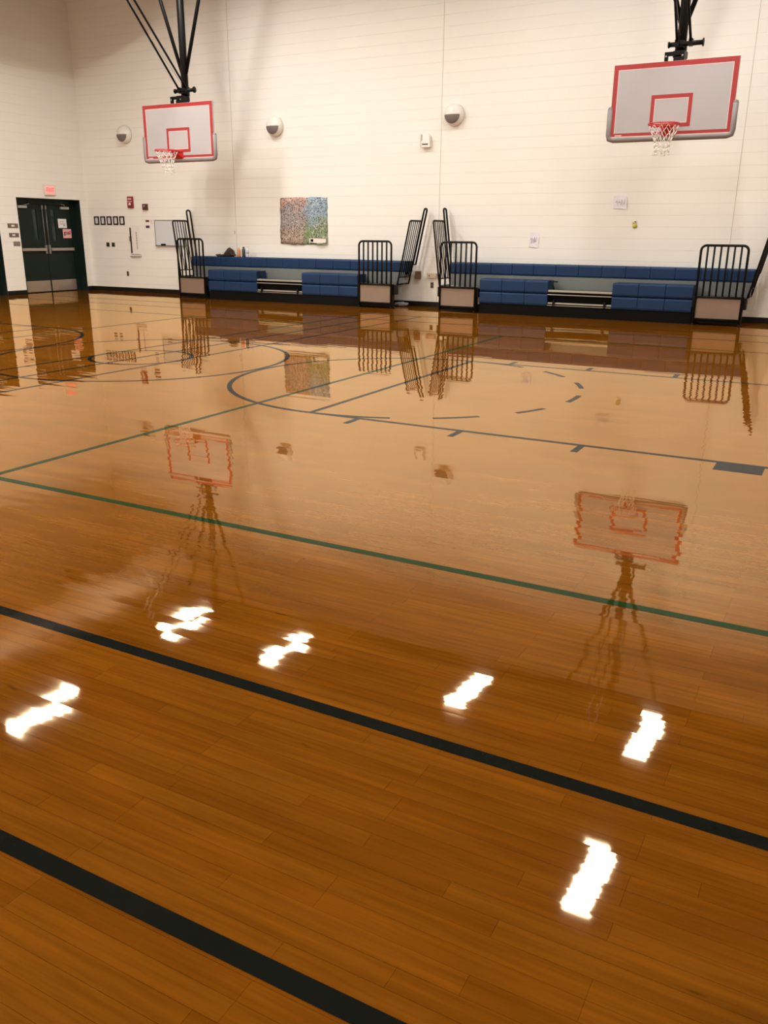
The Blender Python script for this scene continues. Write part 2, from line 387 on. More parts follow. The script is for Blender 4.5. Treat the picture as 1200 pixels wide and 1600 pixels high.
spots = [(-8.31, 7.08, 'white ceiling light over the left basketball hoop, mirrored far left on the floor'),
         (-5.31, 7.03, 'white ceiling light near the back wall, right of the left hoop, mirrored on the floor'),
         (-1.31, 7.32, 'white ceiling light near the back wall, left of the right hoop, mirrored on the floor'),
         (1.98, 7.46, 'white ceiling light above the right basketball hoop, mirrored on the floor'),
         (2.01, 3.56, 'white ceiling light over the free throw lane, mirrored nearest the camera on the floor'),
         (-8.08, 2.94, 'white ceiling light mirrored near the left edge of the floor, beyond the thick black line')]
lp = lamp_proto()
for i, (x, y, lb) in enumerate(spots):
    o = lp if i == 0 else copy_tree(lp)
    l_ = [c for c in o.children if c.type == 'LIGHT'][0]; l_.data = l_.data.copy()
    l_.data.energy = LAMP_W * (1.2, .66, .86, .90, .85, 2.0)[i]     # uneven powers chosen per lamp to balance the wall brightness
    o.location = (x + (.22 if x < -7 else 0), y, LZ); tag(o, lb, 'ceiling light', 'ceiling lights mirrored in the varnish')
for x, y in ((-8.5, -4.2), (-5.0, -4.6), (-1.5, -4.8), (-8.5, -.4), (5.4, 1.2)):  # extra out-of-view lamps added to brighten the walls, strongest on the left
    o = copy_tree(lp); o.location = (x, y, LZ)
    l_ = [c for c in o.children if c.type == 'LIGHT'][0]; l_.data = l_.data.copy(); l_.data.energy = LAMP_W * (2.6 if x < -7 else 1.0)
    tag(o, 'unseen white ceiling light added over the near half of the gym to brighten the walls', 'ceiling light', 'added unseen ceiling lights over the near half')
# white round duct
du = MB(); du.lathe([(.56, 0), (.56, 14.9)], DUCTM, 'Y', (0, 0, 0), 40)
for y in (1.5, 4.5, 7.5, 10.5, 13.5): du.lathe([(.575, y), (.575, y + .05)], DUCTM, 'Y', (0, 0, 0), 40)
d_ = du.build('air_duct', loc=(-10.40, -5.6, 6.70)); tag(d_, 'large white round air duct under the ceiling, mirrored faintly at the left of the floor', 'air duct')

# ================================================================== BASKETBALL HOOPS
def hoop():
    e = empty('basketball_hoop')                     # origin: bottom centre of the board's front face
    BW, BH = .914, 1.05
    b = MB(); b.box(-BW, BW, 0, .035, 0, BH, BOARD, .004)
    def ring(x0, x1, z0, z1, w, m, y):
        for q in ((x0, x1, z0, z0 + w), (x0, x1, z1 - w, z1), (x0, x0 + w, z0 + w, z1 - w), (x1 - w, x1, z0 + w, z1 - w)):
            b.quad([(q[0], y, q[2]), (q[1], y, q[2]), (q[1], y, q[3]), (q[0], y, q[3])], m)
    ring(-BW + .003, BW - .003, .0, BH - .003, .07, RED, -.0012)
    for q in ((-BW + .06, BW - .06, .0, .030),): b.quad([(q[0] - .05, -.002, q[2]), (q[1] + .05, -.002, q[2]), (q[1] + .05, -.002, q[3]), (q[0] - .05, -.002, q[3])], BOARDEDGE)
    ring(-BW + .073, BW - .073, .03, BH - .073, .012, BOARDEDGE, -.0014)
    b.quad([(-BW + .073, -.002, .03), (BW - .073, -.002, .03), (BW - .073, -.002, .075), (-BW + .073, -.002, .075)], RED)
    ring(-.305, .305, .135, .595, .055, RED, -.0015); ring(-.25, .25, .19, .54, .012, BOARDEDGE, -.0017)
    b.quad([(-BW + .09, -.003, .036), (-BW + .20, -.003, .036), (-BW + .20, -.003, .052), (-BW + .09, -.003, .052)], BOARDEDGE)
    bo = b.build('backboard', e); bo['label'] = 'off-white backboard with red border and target square'
    pd = MB(); r = .05
    pth = [(-BW - .012, .017, .43), (-BW - .012, .017, .06), (-BW - .0, .017, .0), (-BW + .06, .017, -.018), (BW - .06, .017, -.018), (BW, .017, .0), (BW + .012, .017, .06), (BW + .012, .017, .43)]
    for i in range(len(pth) - 1): pass
    pd.tube(pth, .042, PAD, 10)
    for s in (-1, 1): pd.lathe([(.0, -.042), (.03, -.03), (.042, 0), (.03, .03), (0, .042)], PAD, 'Z', (s * (BW + .012), .017, .43), 12)
    pd.build('edge_padding', e)
    RZ = .14; RY = -.15 - .2286
    rm = MB(); n = 36
    rm.tube([(.2286 * math.cos(2 * PI * i / n), RY + .2286 * math.sin(2 * PI * i / n), RZ) for i in range(n)], .0095, RIMRED, 8, True)
    rm.tube([(.222 * math.cos(2 * PI * i / n), RY + .222 * math.sin(2 * PI * i / n), RZ - .022) for i in range(n)], .004, RIMRED, 6, True)
    for i in range(12):
        a = 2 * PI * i / 12; p = (.225 * math.cos(a), RY + .225 * math.sin(a), RZ)
        rm.tube([p, (p[0], p[1], RZ - .03)], .004, RIMRED, 5)
    ri = rm.build('rim', e); ri['label'] = 'red steel rim'
    br = MB(); br.box(-.11, .11, -.016, 0, -.0, RZ + .03, RIMRED, .003)
    for s in (-1, 1):
        br._new([(s * .10, -.01, RZ + .005), (s * .10, -.01, RZ - .13), (s * .05, RY + .20, RZ - .015), (s * .05, RY + .20, RZ + .005),
                 (s * .09, -.01, RZ + .005), (s * .09, -.01, RZ - .13), (s * .04, RY + .20, RZ - .015), (s * .04, RY + .20, RZ + .005)],
                [(0, 1, 2, 3), (4, 5, 6, 7), (0, 1, 5, 4), (1, 2, 6, 5), (2, 3, 7, 6), (3, 0, 4, 7)], RIMRED)
    br.box(-.10, .10, RY + .19, -.01, RZ - .006, RZ + .006, RIMRED)
    br.quad([(-.09, -.012, .0), (.09, -.012, .0), (.045, RY + .2, RZ - .012), (-.045, RY + .2, RZ - .012)], RIMRED)
    br.build('rim_bracket', ri)
    nt = MB(); K = 12; rows = [(.222, -.02), (.185, -.10), (.140, -.18), (.118, -.26), (.108, -.33), (.115, -.40)]
    def P(i, k):
        r_, z = rows[i]; a = 2 * PI * (k + (i % 2) * .5) / K; j = .008 * math.sin(3.1 * k + i)
        return Vector((r_ * math.cos(a) + j, RY + r_ * math.sin(a) + .5 * j, RZ + z + .012 * math.sin(1.7 * k) * (i > 3)))
    for i in range(len(rows) - 1):
        for k in range(K):
            nt.tube([P(i, k), P(i + 1, k)], .0042, NETM, 5)
            nt.tube([P(i, k), P(i + 1, k - 1 if i % 2 == 0 else k + 1)], .0042, NETM, 5)
    for k in range(K):
        p = P(5, k); nt.tube([p, p + Vector((.004, 0, -.035))], .006, NETM, 5)
    ne = nt.build('net', e); ne['label'] = 'white cord net'
    mf = MB(); MY = .30
    for x in (-.155, .085): mf.box(x - .025, x + .025, .035, .09, .45, BH + .13, BLACK, .004)
    mf.box(-.18, .11, .05, .10, BH + .08, BH + .135, BLACK, .005); mf.box(-.07, .11, .09, MY, BH + .06, BH + .15, BLACK, .006); mf.box(-.05, .11, .05, MY - .05, BH - .15, BH + .06, BLACK, .006)
    mf.box(-.18, .11, .04, .10, .40, .46, BLACK, .005); mf.box(-.07, .07, .08, MY - .05, .40, .46, BLACK)
    for x in (-.155, .085): mf.lathe([(.014, .028), (.014, .04)], STEELD, 'Y', (x, 0, BH + .07), 8)
    mf.build('mounting_frame', e)
    ma = MB(); ma.lathe([(.072, .35), (.072, CZ - 2.91 - .5)], BLACK, 'Z', (0, MY, 0), 20); ma.lathe([(.088, BH + .17), (.088, BH + .27)], BLACK, 'Z', (0, MY, 0), 20)
    ma.build('mast', e)
    cp = MB(); cz = BH + .25
    cp.lathe([(.034, -.15), (.034, .33)], BLACK, 'X', (0, MY - .12, cz), 14); cp.lathe([(.058, .33), (.058, .345)], BLACK, 'X', (0, MY - .12, cz), 16); cp.lathe([(.045, -.17), (.045, -.15)], BLACK, 'X', (0, MY - .12, cz), 14)
    cp.box(-.06, .06, MY - .14, MY, cz - .05, cz + .05, BLACK, .01)
    cp.build('cross_pipe', e)
    top = CZ - 2.91 - .5
    for s in (-1, 1):
        z0 = 1.62; v = MB(); v.tube([(s * .045, MY, z0), (s * (.045 + (top - z0) * .335), MY, top)], .037, BLACK, 10); v.build('side_brace', e)
        d = MB(); dx = -.04 if s < 0 else .16; dz = top - cz
        d.tube([(dx, MY - .12, cz), (dx * .5, MY - .12 - dz * .97, top)], .02, BLACK, 8); d.box(dx - .03, dx + .03, MY - .17, MY - .08, cz - .04, cz + .06, BLACK, .005)
        d.build('diagonal_brace', e)
    wc = MB(); wc.tube([(-.02, MY - .05, cz + .12), (-.05, MY - .9, cz + .85), (-.08, MY - .12 - 3.0, top)], .003, mat('grey_cable', (.3, .28, .25), .5), 5); wc.build('hoist_cable', e)
    return e
h1 = hoop(); h2 = copy_tree(h1)
h1.location = (-8.665, 8.5, 2.895); h2.location = (1.085, 8.5, 2.925)
tag(h1, 'ceiling-hung basketball hoop on the left, with red-bordered board and white net', 'basketball hoop', 'basketball hoops hanging along the back wall')
tag(h2, 'ceiling-hung basketball hoop on the right, with red-bordered board and white net', 'basketball hoop', 'basketball hoops hanging along the back wall')

# ================================================================== BLEACHERS
def seat_bm(h, dep):       # one 18 in moulded module, front face at y=0, x centred
    b = MB(); w = .2285
    prof = [(dep, h), (.035, h), (.012, h - .008), (0, h - .03), (.004, .03), (.018, .0), (dep, .0)]
    n = len(prof); vs = []
    for x in (-w + .003, -w + .010, w - .010, w - .003):
        ins = .004 if abs(abs(x) - (w - .003)) < 1e-6 else 0
        vs += [(x, y + (ins if y < dep else 0), z + (-ins if z > h / 2 else ins)) for y, z in prof]
    fs = []
    for k in range(3): fs += [[k * n + i, k * n + (i + 1) % n, (k + 1) * n + (i + 1) % n, (k + 1) * n + i] for i in range(n)]
    fs += [list(range(n)), [3 * n + i for i in range(n)][::-1]]
    b._new(vs, fs, BLUE); return b
MODS = {}
def module(kind, parent, x, y, z, sx=1):
    if kind not in MODS:
        MODS[kind] = seat_bm(*kind).build('seat_module', parent)
        o = MODS[kind]
    else:
        o = MODS[kind].copy(); COL.objects.link(o); o.parent = parent
    o.location = (x, y, z); o.scale = (sx, 1, 1); return o
FY = 0.0                    # front plane of the bleacher, local y
def guard(parent, x0, x1):
    g = MB(); R_ = .021; f = lambda u, z: (u, -.03, z)
    g.tube(rounded(x0, x1, .0, 1.325, .085, f), R_, BLACK, 8)
    g.tube([(x0, -.03, .475), (x1, -.03, .475)], R_, BLACK, 8)
    for i in range(1, 7):
        x = x0 + (x1 - x0) * i / 7; g.tube([(x, -.03, .475), (x, -.03, 1.31)], .0175, BLACK, 6)
    g.tube([(x0, -.03, .105), (x1, -.03, .105)], .015, BLACK, 6)
    for x in (x0, x1): g.lathe([(.024, 0), (.024, .03)], BLACK, 'Z', (x, -.03, 0), 10)
    g.build('guard_rail', parent)
def endrail(parent, x, lean):
    g = MB(); f = lambda u, z: (x + lean * (z - .5) / 1.23, u, z)
    g.tube(rounded(.12, .64, .47, 1.725, .05, f), .018, BLACK, 8)
    g.tube([f(.12, .62), f(.64, .62)], .013, BLACK, 6); g.tube([f(.12, .48), f(.64, .48)], .017, BLACK, 6)
    for i in range(1, 6): u = .12 + .52 * i / 6; g.tube([f(u, .62), f(u, 1.715)], .0105, BLACK, 6)
    g.build('end_rail', parent)
    t = MB(); y0, y1 = .66, .79
    t.tube(rounded(y0, y1, .86, 1.965, .05, f), .020, BLACK, 8); t.tube([f(y0, .86), f(y1, .86)], .015, BLACK, 6)
    t.tube([f(y0, .88), (x, y0, .60)], .014, BLACK, 6)
    t.build('tall_end_rail', parent)
def bleacher(cx, label, leanl, leanr):
    e = empty('bleacher', (cx, 9.85, 0))
    A = [(-2.83, -2.05), (-1.985, -.605), (-.605, .60), (.60, 2.01), (2.05, 2.83)]
    bs = MB(); bs.box(A[1][0], A[3][1], .03, .06, 0.0, .195, BLACKM); bs.box(A[1][0], A[3][1], .06, .8, .0, .03, BLACKM)
    for x in (A[1][0] + .02, A[2][0] - .02, A[2][1] + .02, A[3][1] - .02): bs.box(x - .02, x + .02, .06, .8, .03, .45, BLACKM)
    bs.build('base_skirt', e)
    # front seat rows: two modules high on both sides of the aisle notch
    for (a, b) in (A[1], A[3]):
        wdt = (b - a) / 3
        for i in range(3):
            x = a + wdt * (i + .5)
            module((.215, .30), e, x, 0, .20, wdt / .457); module((.225, .36), e, x, 0, .43, wdt / .457)
    # risers and decks
    rs = MB(); rs.box(-2.78, 2.90, .42, .44, .48, .715, GREYD); rs.box(-2.85, 2.85, .06, .40, .455, .475, GREYD)
    rs.build('riser', e)
    for a, b in (A[0], A[4]): MB().box(a, b, .045, .11, .455, .492, ALU, .004).build('tread_nosing', e)
    no = MB().box(A[2][0], A[2][1], .02, .11, .455, .492, ALU, .004); no.box(A[2][0], A[2][1], .0, .05, .40, .415, ALU, .003); no.build('aisle_tread', e)
    st = MB(); a, b = A[2]
    st.box(a, b, .035, .10, .235, .262, ALU, .003); st.box(a, b, .015, .035, .205, .215, ALU, .002); st.build('lower_tread', e)
    fr = MB(); fr.box(a, b, .12, .14, .03, .455, BLACKM)
    for x in (a + .12, b - .12): fr.box(x - .02, x + .02, .0, .12, .19, .30, BLACK, .004)
    fr.tube([(a + .10, .09, .48), (a + .04, .09, .645)], .014, BLACK, 6); fr.tube([(a, .09, .64), (a + .16, .09, .64)], .012, BLACK, 6); fr.build('support_frame', e)
    # top row
    n = 13; a, b = -2.80, 2.92; wdt = (b - a) / n
    for i in range(n): module((.22, .34), e, a + wdt * (i + .5), .40, .715, wdt / .457)
    bk = MB(); bk.box(-2.0, 2.05, .70, .86, .03, .715, BLACKM); bk.box(-2.75, 2.85, .46, .70, .66, .715, BLACKM); bk.build('back_frame', e)
    for s, (a, b) in ((-1, A[0]), (1, A[4])):
        bx = MB(); bx.box(a + .02, b - .02, -.018, .0, .115, .462, BEIGE, .002); bp = bx.build('end_panel', e); bp['label'] = 'beige laminate panel'
        f2 = MB(); f2.box(a, b, -.025, .02, .462, .49, BLACK, .003); f2.box(a, b, -.022, .02, .085, .115, BLACK, .003)
        for x in (a, b): f2.box(x - .014, x + .014, -.02, .06, .03, .49, BLACK, .003)
        f2.box(a, b, .0, .10, .03, .455, BLACKM)
        xo = b + .015 if s > 0 else a - .015
        f2.box(*sorted((xo, xo + s * .045)), .02, .16, .28, .47, BLACK, .004)
        xi = a - .015 if s > 0 else b + .015
        f2.box(*sorted((xi, xi - s * .03)), .0, .10, .30, .47, BLACK, .003)
        f2.build('panel_frame', e); guard(e, a + .012, b - .012)
    endrail(e, -2.90, leanl); endrail(e, 2.89, leanr)
    tag(e, label, 'bleacher', 'folded blue bleachers along the back wall')
    return e
bleacher(-7.23, 'left folded blue bleacher with black railings, jacket and bottles on its top bench', -.15, .27)
bleacher(-.49, 'right folded blue bleacher with black railings, under the right basketball hoop', -.17, .25)

# ---------------------------------------------------------------- things on the left bleacher's top bench (z = .935)
TZ = .936
jb = bmesh.new(); bmesh.ops.create_icosphere(jb, subdivisions=4, radius=1)
for v in jb.verts:
    x, y, z = v.co; t = (x + 1) / 2
    hgt = .045 + .17 * math.exp(-((t - .72) / .15) ** 2) + .02 * math.exp(-((t - .1) / .12) ** 2)
    nzv = math.sin(9 * x + 4 * z) * math.cos(7 * y + 3 * x) + .5 * math.sin(21 * x + 13 * y)
    v.co = Vector((x * .29 + .01 * nzv * (z > -.3), y * .12 + .008 * nzv, max(0, (z * .5 + .45)) * hgt * 1.05 + (.008 * nzv if z > 0 else 0)))
    v.co.z = max(0, v.co.z)
    if z < -.6: v.co.z = 0
jm = MB(); jm.add(jb, mat('dark_brown_cloth', (.035, .022, .016), .9, bump=.6, scale=30), True)
j_ = jm.build('jacket', loc=(-9.13, 10.43, TZ)); tag(j_, 'crumpled dark brown jacket lying on top of the left blue bleacher', 'jacket')
def bottle(name, x, r, h, m, capm, label, mid=None):
    e = empty(name, (x, 10.43, TZ)); b = MB()
    b.lathe([(r * .9, 0), (r, .008), (r, h * .72), (r * .8, h * .80), (r * .42, h * .86), (r * .42, h * .9)], m, 'Z', (0, 0, 0), 16); b.build('bottle_body', e)
    c = MB(); c.lathe([(r * .5, h * .87), (r * .5, h * .98), (r * .4, h)], capm, 'Z', (0, 0, 0), 14); c.build('cap', e)
    if mid: MB().lathe([(r * 1.02, h * .3), (r * 1.02, h * .6)], mid, 'Z', (0, 0, 0), 16).build('bottle_label', e)
    tag(e, label, 'bottle')
bottle('water_bottle', -8.735, .037, .215, mat('orange_plastic', (.62, .22, .10), .4), mat('pale_cap', (.70, .60, .52), .5), 'orange bottle with pale cap, next to the jacket on the bleacher')
bottle('water_bottle', -8.60, .040, .225, mat('dark_slate_plastic', (.03, .035, .045), .35), BLACK, 'dark grey bottle between the orange and the clear bottle on the bleacher')
bottle('water_bottle', -8.49, .034, .245, mat('clear_bottle_plastic', (.62, .62, .66), .15), WHITE, 'clear bottle with white cap, rightmost of three on the bleacher', mat('lilac_label', (.45, .42, .55), .6))

# ================================================================== THINGS ON THE BACK WALL
def wallbox(name, x0, x1, z0, z1, d, m, label, cat, group=None, y=WY, bev=.003):
    o = MB().box(x0, x1, y - d, y, z0, z1, m, bev).build(name); return tag(o, label, cat, group)
# dome wall speakers
def speaker():
    e = empty('wall_speaker'); R_ = .205
    b = MB(); prof = [(R_, 0), (R_, -.05)] + [(R_ * math.cos(a), -.05 - .15 * math.sin(a)) for a in [PI / 2 * i / 10 for i in range(1, 10)]] + [(.01, -.20)]
    b.lathe(prof, WHITE, 'Y', (0, 0, 0), 32); b.build('speaker_body', e)
    g = MB(); vs, fs = [], []; nr, na = 8, 20
    for i in range(nr + 1):
        for k in range(na + 1):
            rr = R_ * .80 * i / nr; a = PI + PI * k / na; x = rr * math.cos(a); z = rr * math.sin(a) - .004
            q = math.sqrt(x * x + z * z) / R_; vs.append((x, -.05 - .15 * math.sqrt(max(0, 1 - q * q)) - .004, z))
    for i in range(nr):
        for k in range(na): p = i * (na + 1) + k; fs.append((p, p + 1, p + na + 2, p + na + 1))
    g._new(vs, fs, GRILLE); o = g.build('speaker_grille', e); o['label'] = 'dark grey grille'
    return e
sp0 = speaker()
for i, (x, z, lb) in enumerate(((-12.26, 3.72, 'round white wall speaker between the corner and the left hoop'), (-7.80, 3.70, 'round white wall speaker right of the left hoop, above the map poster'),
                                (-3.50, 3.71, 'round white wall speaker nearest the right hoop, high on the back wall'))):
    o = sp0 if i == 0 else copy_tree(sp0); o.location = (x, WY, z); tag(o, lb, 'speaker', 'round speakers on the back wall')
# white wedge device
e = empty('wall_strobe', (-4.10, WY, 3.27)); b = MB()
b._new([(-.09, 0, -.13), (.10, 0, -.13), (.10, 0, .08), (.05, 0, .13), (-.09, 0, .0), (-.09, -.09, -.13), (.10, -.09, -.13), (.10, -.09, .07), (.05, -.07, .12), (-.09, -.09, -.02)],
       [(0, 1, 2, 3, 4), (5, 6, 7, 8, 9), (0, 1, 6, 5), (1, 2, 7, 6), (2, 3, 8, 7), (3, 4, 9, 8), (4, 0, 5, 9)], WHITE); b.build('strobe_body', e)
MB().box(-.07, .06, -.094, -.088, -.085, -.065, BLACKM).build('strobe_slot', e)
MB().box(-.135, -.115, -.03, 0, -.12, .12, mat('pale_grey_plastic', (.5, .46, .42), .5), .002).build('mounting_strip', e)
tag(e, 'small pale wedge-shaped alarm device left of the rightmost wall speaker', 'alarm device')
# fire alarm and red-brown strobe
e = empty('fire_alarm', (-12.26, WY, 2.17)); AR = mat('alarm_red', (.20, .012, .018), .4)
MB().box(-.085, .085, -.05, 0, -.135, .135, AR, .004).build('alarm_body', e)
MB().box(-.06, .06, -.054, -.05, .055, .10, mat('faded_alarm_label', (.7, .35, .33), .5)).build('alarm_label', e)
MB().box(-.07, .07, -.054, -.05, .005, .025, mat('faded_alarm_label', (.7, .35, .33), .5)).build('alarm_label', e)
MB().lathe([(.035, -.052), (.035, -.062), (.02, -.07)], WHITE, 'Y', (0, 0, -.045), 14).build('pull_knob', e)
tag(e, 'red fire alarm with white knob on the back wall, above the framed notices', 'fire alarm')
e = empty('alarm_strobe', (-11.78, WY, 2.057)); MB().box(-.07, .07, -.06, 0, -.07, .07, mat('dark_red_brown_plastic', (.08, .02, .012), .4), .006).build('strobe_housing', e)
MB().lathe([(.03, -.06), (.025, -.075), (.005, -.08)], mat('strobe_lens', (.35, .22, .2), .3), 'Y', (0, 0, .015), 14).build('strobe_lens', e)
tag(e, 'small dark red-brown alarm strobe, right of the red fire alarm', 'alarm strobe')
# framed notices
for i, x in enumerate((-13.57, -13.35, -13.13, -12.907, -12.69)):
    if i == 0:
        e = empty('framed_notice'); b = MB(); y0, y1 = -.02, 0
        for q in ((0, .16, 0, .03), (0, .16, .175, .205), (0, .03, .03, .175), (.13, .16, .03, .175)): b.box(q[0], q[1], y0, y1, q[2], q[3], BLACK, .002)
        b.build('frame', e)
        b = MB().box(.03, .13, -.008, 0, .03, .175, PAPER)
        for k in range(6): b.box(.045, .115 - .01 * (k % 3), -.0095, -.008, .05 + .02 * k, .056 + .02 * k, GREYINK)
        b.build('notice_sheet', e); fr0 = e
    else: e = copy_tree(fr0)
    e.location = (x, WY, 1.637)
    tag(e, ['leftmost of five small black-framed notices in a row on the back wall', 'second from left of five small black-framed notices in a row', 'middle one of five small black-framed notices in a row',
            'fourth from left of five small black-framed notices in a row', 'rightmost of five small black-framed notices in a row on the back wall'][i], 'framed notice', 'framed notices in a row')
# switches and outlets
OUT = mat('dark_brown_cover', (.030, .035, .018), .5)
def cover(x0, x1, z0, z1, lb, m=OUT, name='switch_plate', cat='switch plate', detail=True):
    e = empty(name, ((x0 + x1) / 2, WY, (z0 + z1) / 2)); a, h = (x1 - x0) / 2, (z1 - z0) / 2
    MB().box(-a, a, -.008, 0, -h, h, m, .002).build('cover_plate', e)
    if detail:
        for z in (-h * .45, h * .45): MB().box(-a * .35, a * .35, -.014, -.008, z - h * .2, z + h * .2, BLACK, .001).build('toggle' if cat == 'switch plate' else 'socket', e)
    tag(e, lb, cat); return e
cover(-13.226, -13.122, 1.10, 1.205, 'left one of two dark square wall plates below the framed notices')
cover(-13.039, -12.936, 1.10, 1.205, 'right one of two dark square wall plates below the framed notices')
cover(-12.60, -12.53, .39, .505, 'small brown outlet low on the back wall, left of the paper chart', mat('brown_outlet', (.12, .075, .045), .5), 'wall_outlet', 'outlet')
cover(-3.945, -3.875, .385, .505, 'brown outlet low on the back wall between the two bleachers', mat('brown_outlet', (.12, .075, .045), .5), 'wall_outlet', 'outlet')
wallbox('junction_box', -4.29, -4.17, .56, .725, .06, mat('brown_cardboardish', (.17, .095, .05), .7), 'brown box on the back wall behind the left bleacher\'s right end railing', 'junction box')
e = empty('sensor_box', (-3.91, WY, .635)); MB().box(-.11, .11, -.05, 0, -.045, .055, mat('tan_plastic', (.55, .43, .31), .5), .005).build('box_body', e)
MB().lathe([(.012, -.05), (.012, -.056)], BLACK, 'Y', (-.05, 0, 0), 10).build('sensor_eye', e); tag(e, 'tan plastic box above the brown outlet between the bleachers', 'sensor box')
# height chart with rod
e = empty('wall_chart', (-12.21, WY, 0)); b = MB(); b.box(-.17, .17, -.006, 0, .90, 1.63, mat('chart_paper', (.76, .72, .68), .7, var=.03)); b.build('chart_sheet', e)
MB().box(-.155, -.128, -.03, -.006, .955, 1.57, BLACK, .003).build('black_rod', e)
b = MB()
for k in range(22): z = 1.05 + .0195 * k; b.box(.03, .045 + .012 * (k % 3), -.0075, -.006, z, z + .011, INK)
b.build('chart_writing', e)
b = MB(); b.box(-.19, .17, -.045, 0, .87, .885, mat('chart_ledge', (.33, .28, .22), .6)); b.box(-.17, .15, -.02, -.006, .925, .935, mat('chart_ledge', (.33, .28, .22), .6)); b.build('ledge', e)
b = MB(); b.box(-.20, -.17, -.02, 0, 1.24, 1.36, mat('chart_ledge', (.33, .28, .22), .6)); b.build('side_clip', e)
tag(e, 'tall white wall chart with a black vertical rod, left of the whiteboard', 'wall chart')
# little signs left of whiteboard
wallbox('small_plaque', -11.825, -11.71, 1.705, 1.752, .006, mat('maroon_plaque', (.16, .03, .03), .5), 'small maroon plaque left of the whiteboard, upper of two', 'plaque')
wallbox('small_plaque', -11.83, -11.71, 1.562, 1.622, .006, mat('purple_plaque', (.05, .025, .06), .5), 'small dark purple plaque left of the whiteboard, lower of two', 'plaque')
b = MB().box(-11.67, -11.59, WY - .003, WY, 1.56, 1.76, PAPERL)
for z in (1.73, 1.70, 1.66): b.box(-11.655, -11.61, WY - .004, WY - .003, z, z + .012, mat('pink_ink', (.6, .2, .25), .7))
tag(b.build('paper_note'), 'narrow pale paper note with pink writing beside the whiteboard', 'paper note')
# whiteboard
e = empty('whiteboard', (-11.04, WY, 1.145)); b = MB(); b.box(-.485, .485, -.012, -.002, .015, .60, mat('whiteboard_face', (.60, .60, .62), .25, var=.02)); b.build('board_face', e)
b = MB(); FRM = mat('whiteboard_frame', (.28, .26, .26), .45, metal=.5)
for q in ((-.495, .495, 0, .018), (-.495, .495, .592, .61), (-.495, -.478, .018, .592), (.478, .495, .018, .592)): b.box(q[0], q[1], -.02, 0, q[2], q[3], FRM, .002)
b.box(-.48, .48, -.06, -.02, -.005, .006, FRM); b.build('board_frame', e)
tag(e, 'small whiteboard with grey frame behind the left bleacher\'s end railing', 'whiteboard')
o = MB().box(-.065, .065, -.052, -.022, .007, .05, BLACKM, .005).build('board_eraser', loc=(-11.27, WY, 1.145)); tag(o, 'black eraser on the tray of the whiteboard', 'eraser')
# map poster
def poster_mat():
    m = bpy.data.materials.new('printed_collage'); m.use_nodes = True; N, L = nodes(m); b = N['Principled BSDF']; b.inputs['Roughness'].default_value = .6
    tc = N.new('ShaderNodeTexCoord'); sp = N.new('ShaderNodeSeparateXYZ'); L.new(tc.outputs['Object'], sp.inputs[0])
    nz = N.new('ShaderNodeTexNoise'); nz.inputs['Scale'].default_value = 3; nz.inputs['Detail'].default_value = 3; L.new(tc.outputs['Object'], nz.inputs['Vector'])
    nb = math_node(N, L, 'MULTIPLY', math_node(N, L, 'SUBTRACT', nz.outputs['Fac'], .5), .8)
    def step(v, a, w):
        r = N.new('ShaderNodeMapRange'); L.new(v, r.inputs[0]); r.inputs[1].default_value = a - w; r.inputs[2].default_value = a + w; return r.outputs[0]
    u = math_node(N, L, 'ADD', sp.outputs[0], nb); v = math_node(N, L, 'ADD', sp.outputs[2], nb)
    def mix(f, a, c):
        x = N.new('ShaderNodeMix'); x.data_type = 'RGBA'; L.new(f, x.inputs[0])
        for i, q in ((6, a), (7, c)):
            if isinstance(q, tuple): x.inputs[i].default_value = (*q, 1)
            else: L.new(q, x.inputs[i])
        return x.outputs[2]
    left = mix(step(v, .32, .12), (.36, .26, .19), (.30, .26, .25))
    left = mix(step(v, .82, .06), left, (.48, .28, .22))
    right = mix(step(v, .45, .12), (.20, .27, .13), (.24, .34, .42))
    col = mix(step(math_node(N, L, 'SUBTRACT', u, math_node(N, L, 'MULTIPLY', v, .12)), -.02, .08), left, right)
    vo = N.new('ShaderNodeTexVoronoi'); vo.inputs['Scale'].default_value = 27; L.new(tc.outputs['Object'], vo.inputs['Vector'])
    dot = N.new('ShaderNodeMapRange'); L.new(vo.outputs['Distance'], dot.inputs[0]); dot.inputs[1].default_value = .34; dot.inputs[2].default_value = .44; dot.inputs[3].default_value = .9; dot.inputs[4].default_value = 0
    col = mix(dot.outputs[0], col, (.05, .045, .05))
    n2 = N.new('ShaderNodeTexNoise'); n2.inputs['Scale'].default_value = 22; L.new(tc.outputs['Object'], n2.inputs['Vector'])
    wsp = N.new('ShaderNodeMapRange'); L.new(n2.outputs['Fac'], wsp.inputs[0]); wsp.inputs[1].default_value = .60; wsp.inputs[2].default_value = .66; wsp.inputs[4].default_value = .5
    col = mix(wsp.outputs[0], col, (.70, .66, .60)); L.new(col, b.inputs['Base Color']); return m
e = empty('collage_poster', (-7.115, WY, 1.245)); b = MB(); nx, nz_ = 16, 14; vs, fs = [], []; rnd = random.Random(3)
for j in range(nz_ + 1):
    for i in range(nx + 1):
        u, v = i / nx, j / nz_
        ex = (.012 * rnd.uniform(-1, 1) if i in (0, nx) else 0); ez = (.012 * rnd.uniform(-1, 1) if j in (0, nz_) else 0)
        vs.append((-.62 + 1.24 * u + ex - .02 * (1 - v) * (1 - u), -.012 - .02 * abs(math.sin(5 * u + 2 * v)) * (1 - v) - (.03 if j == 0 and i > 12 else 0), .975 * v + ez - .02 * math.sin(PI * u) * (1 - v)))
for j in range(nz_):
    for i in range(nx): p = j * (nx + 1) + i; fs.append((p, p + 1, p + nx + 2, p + nx + 1))
b._new(vs, fs, poster_mat(), True); b.build('printed_sheet', e).modifiers.new('thickness', 'SOLIDIFY').thickness = .003
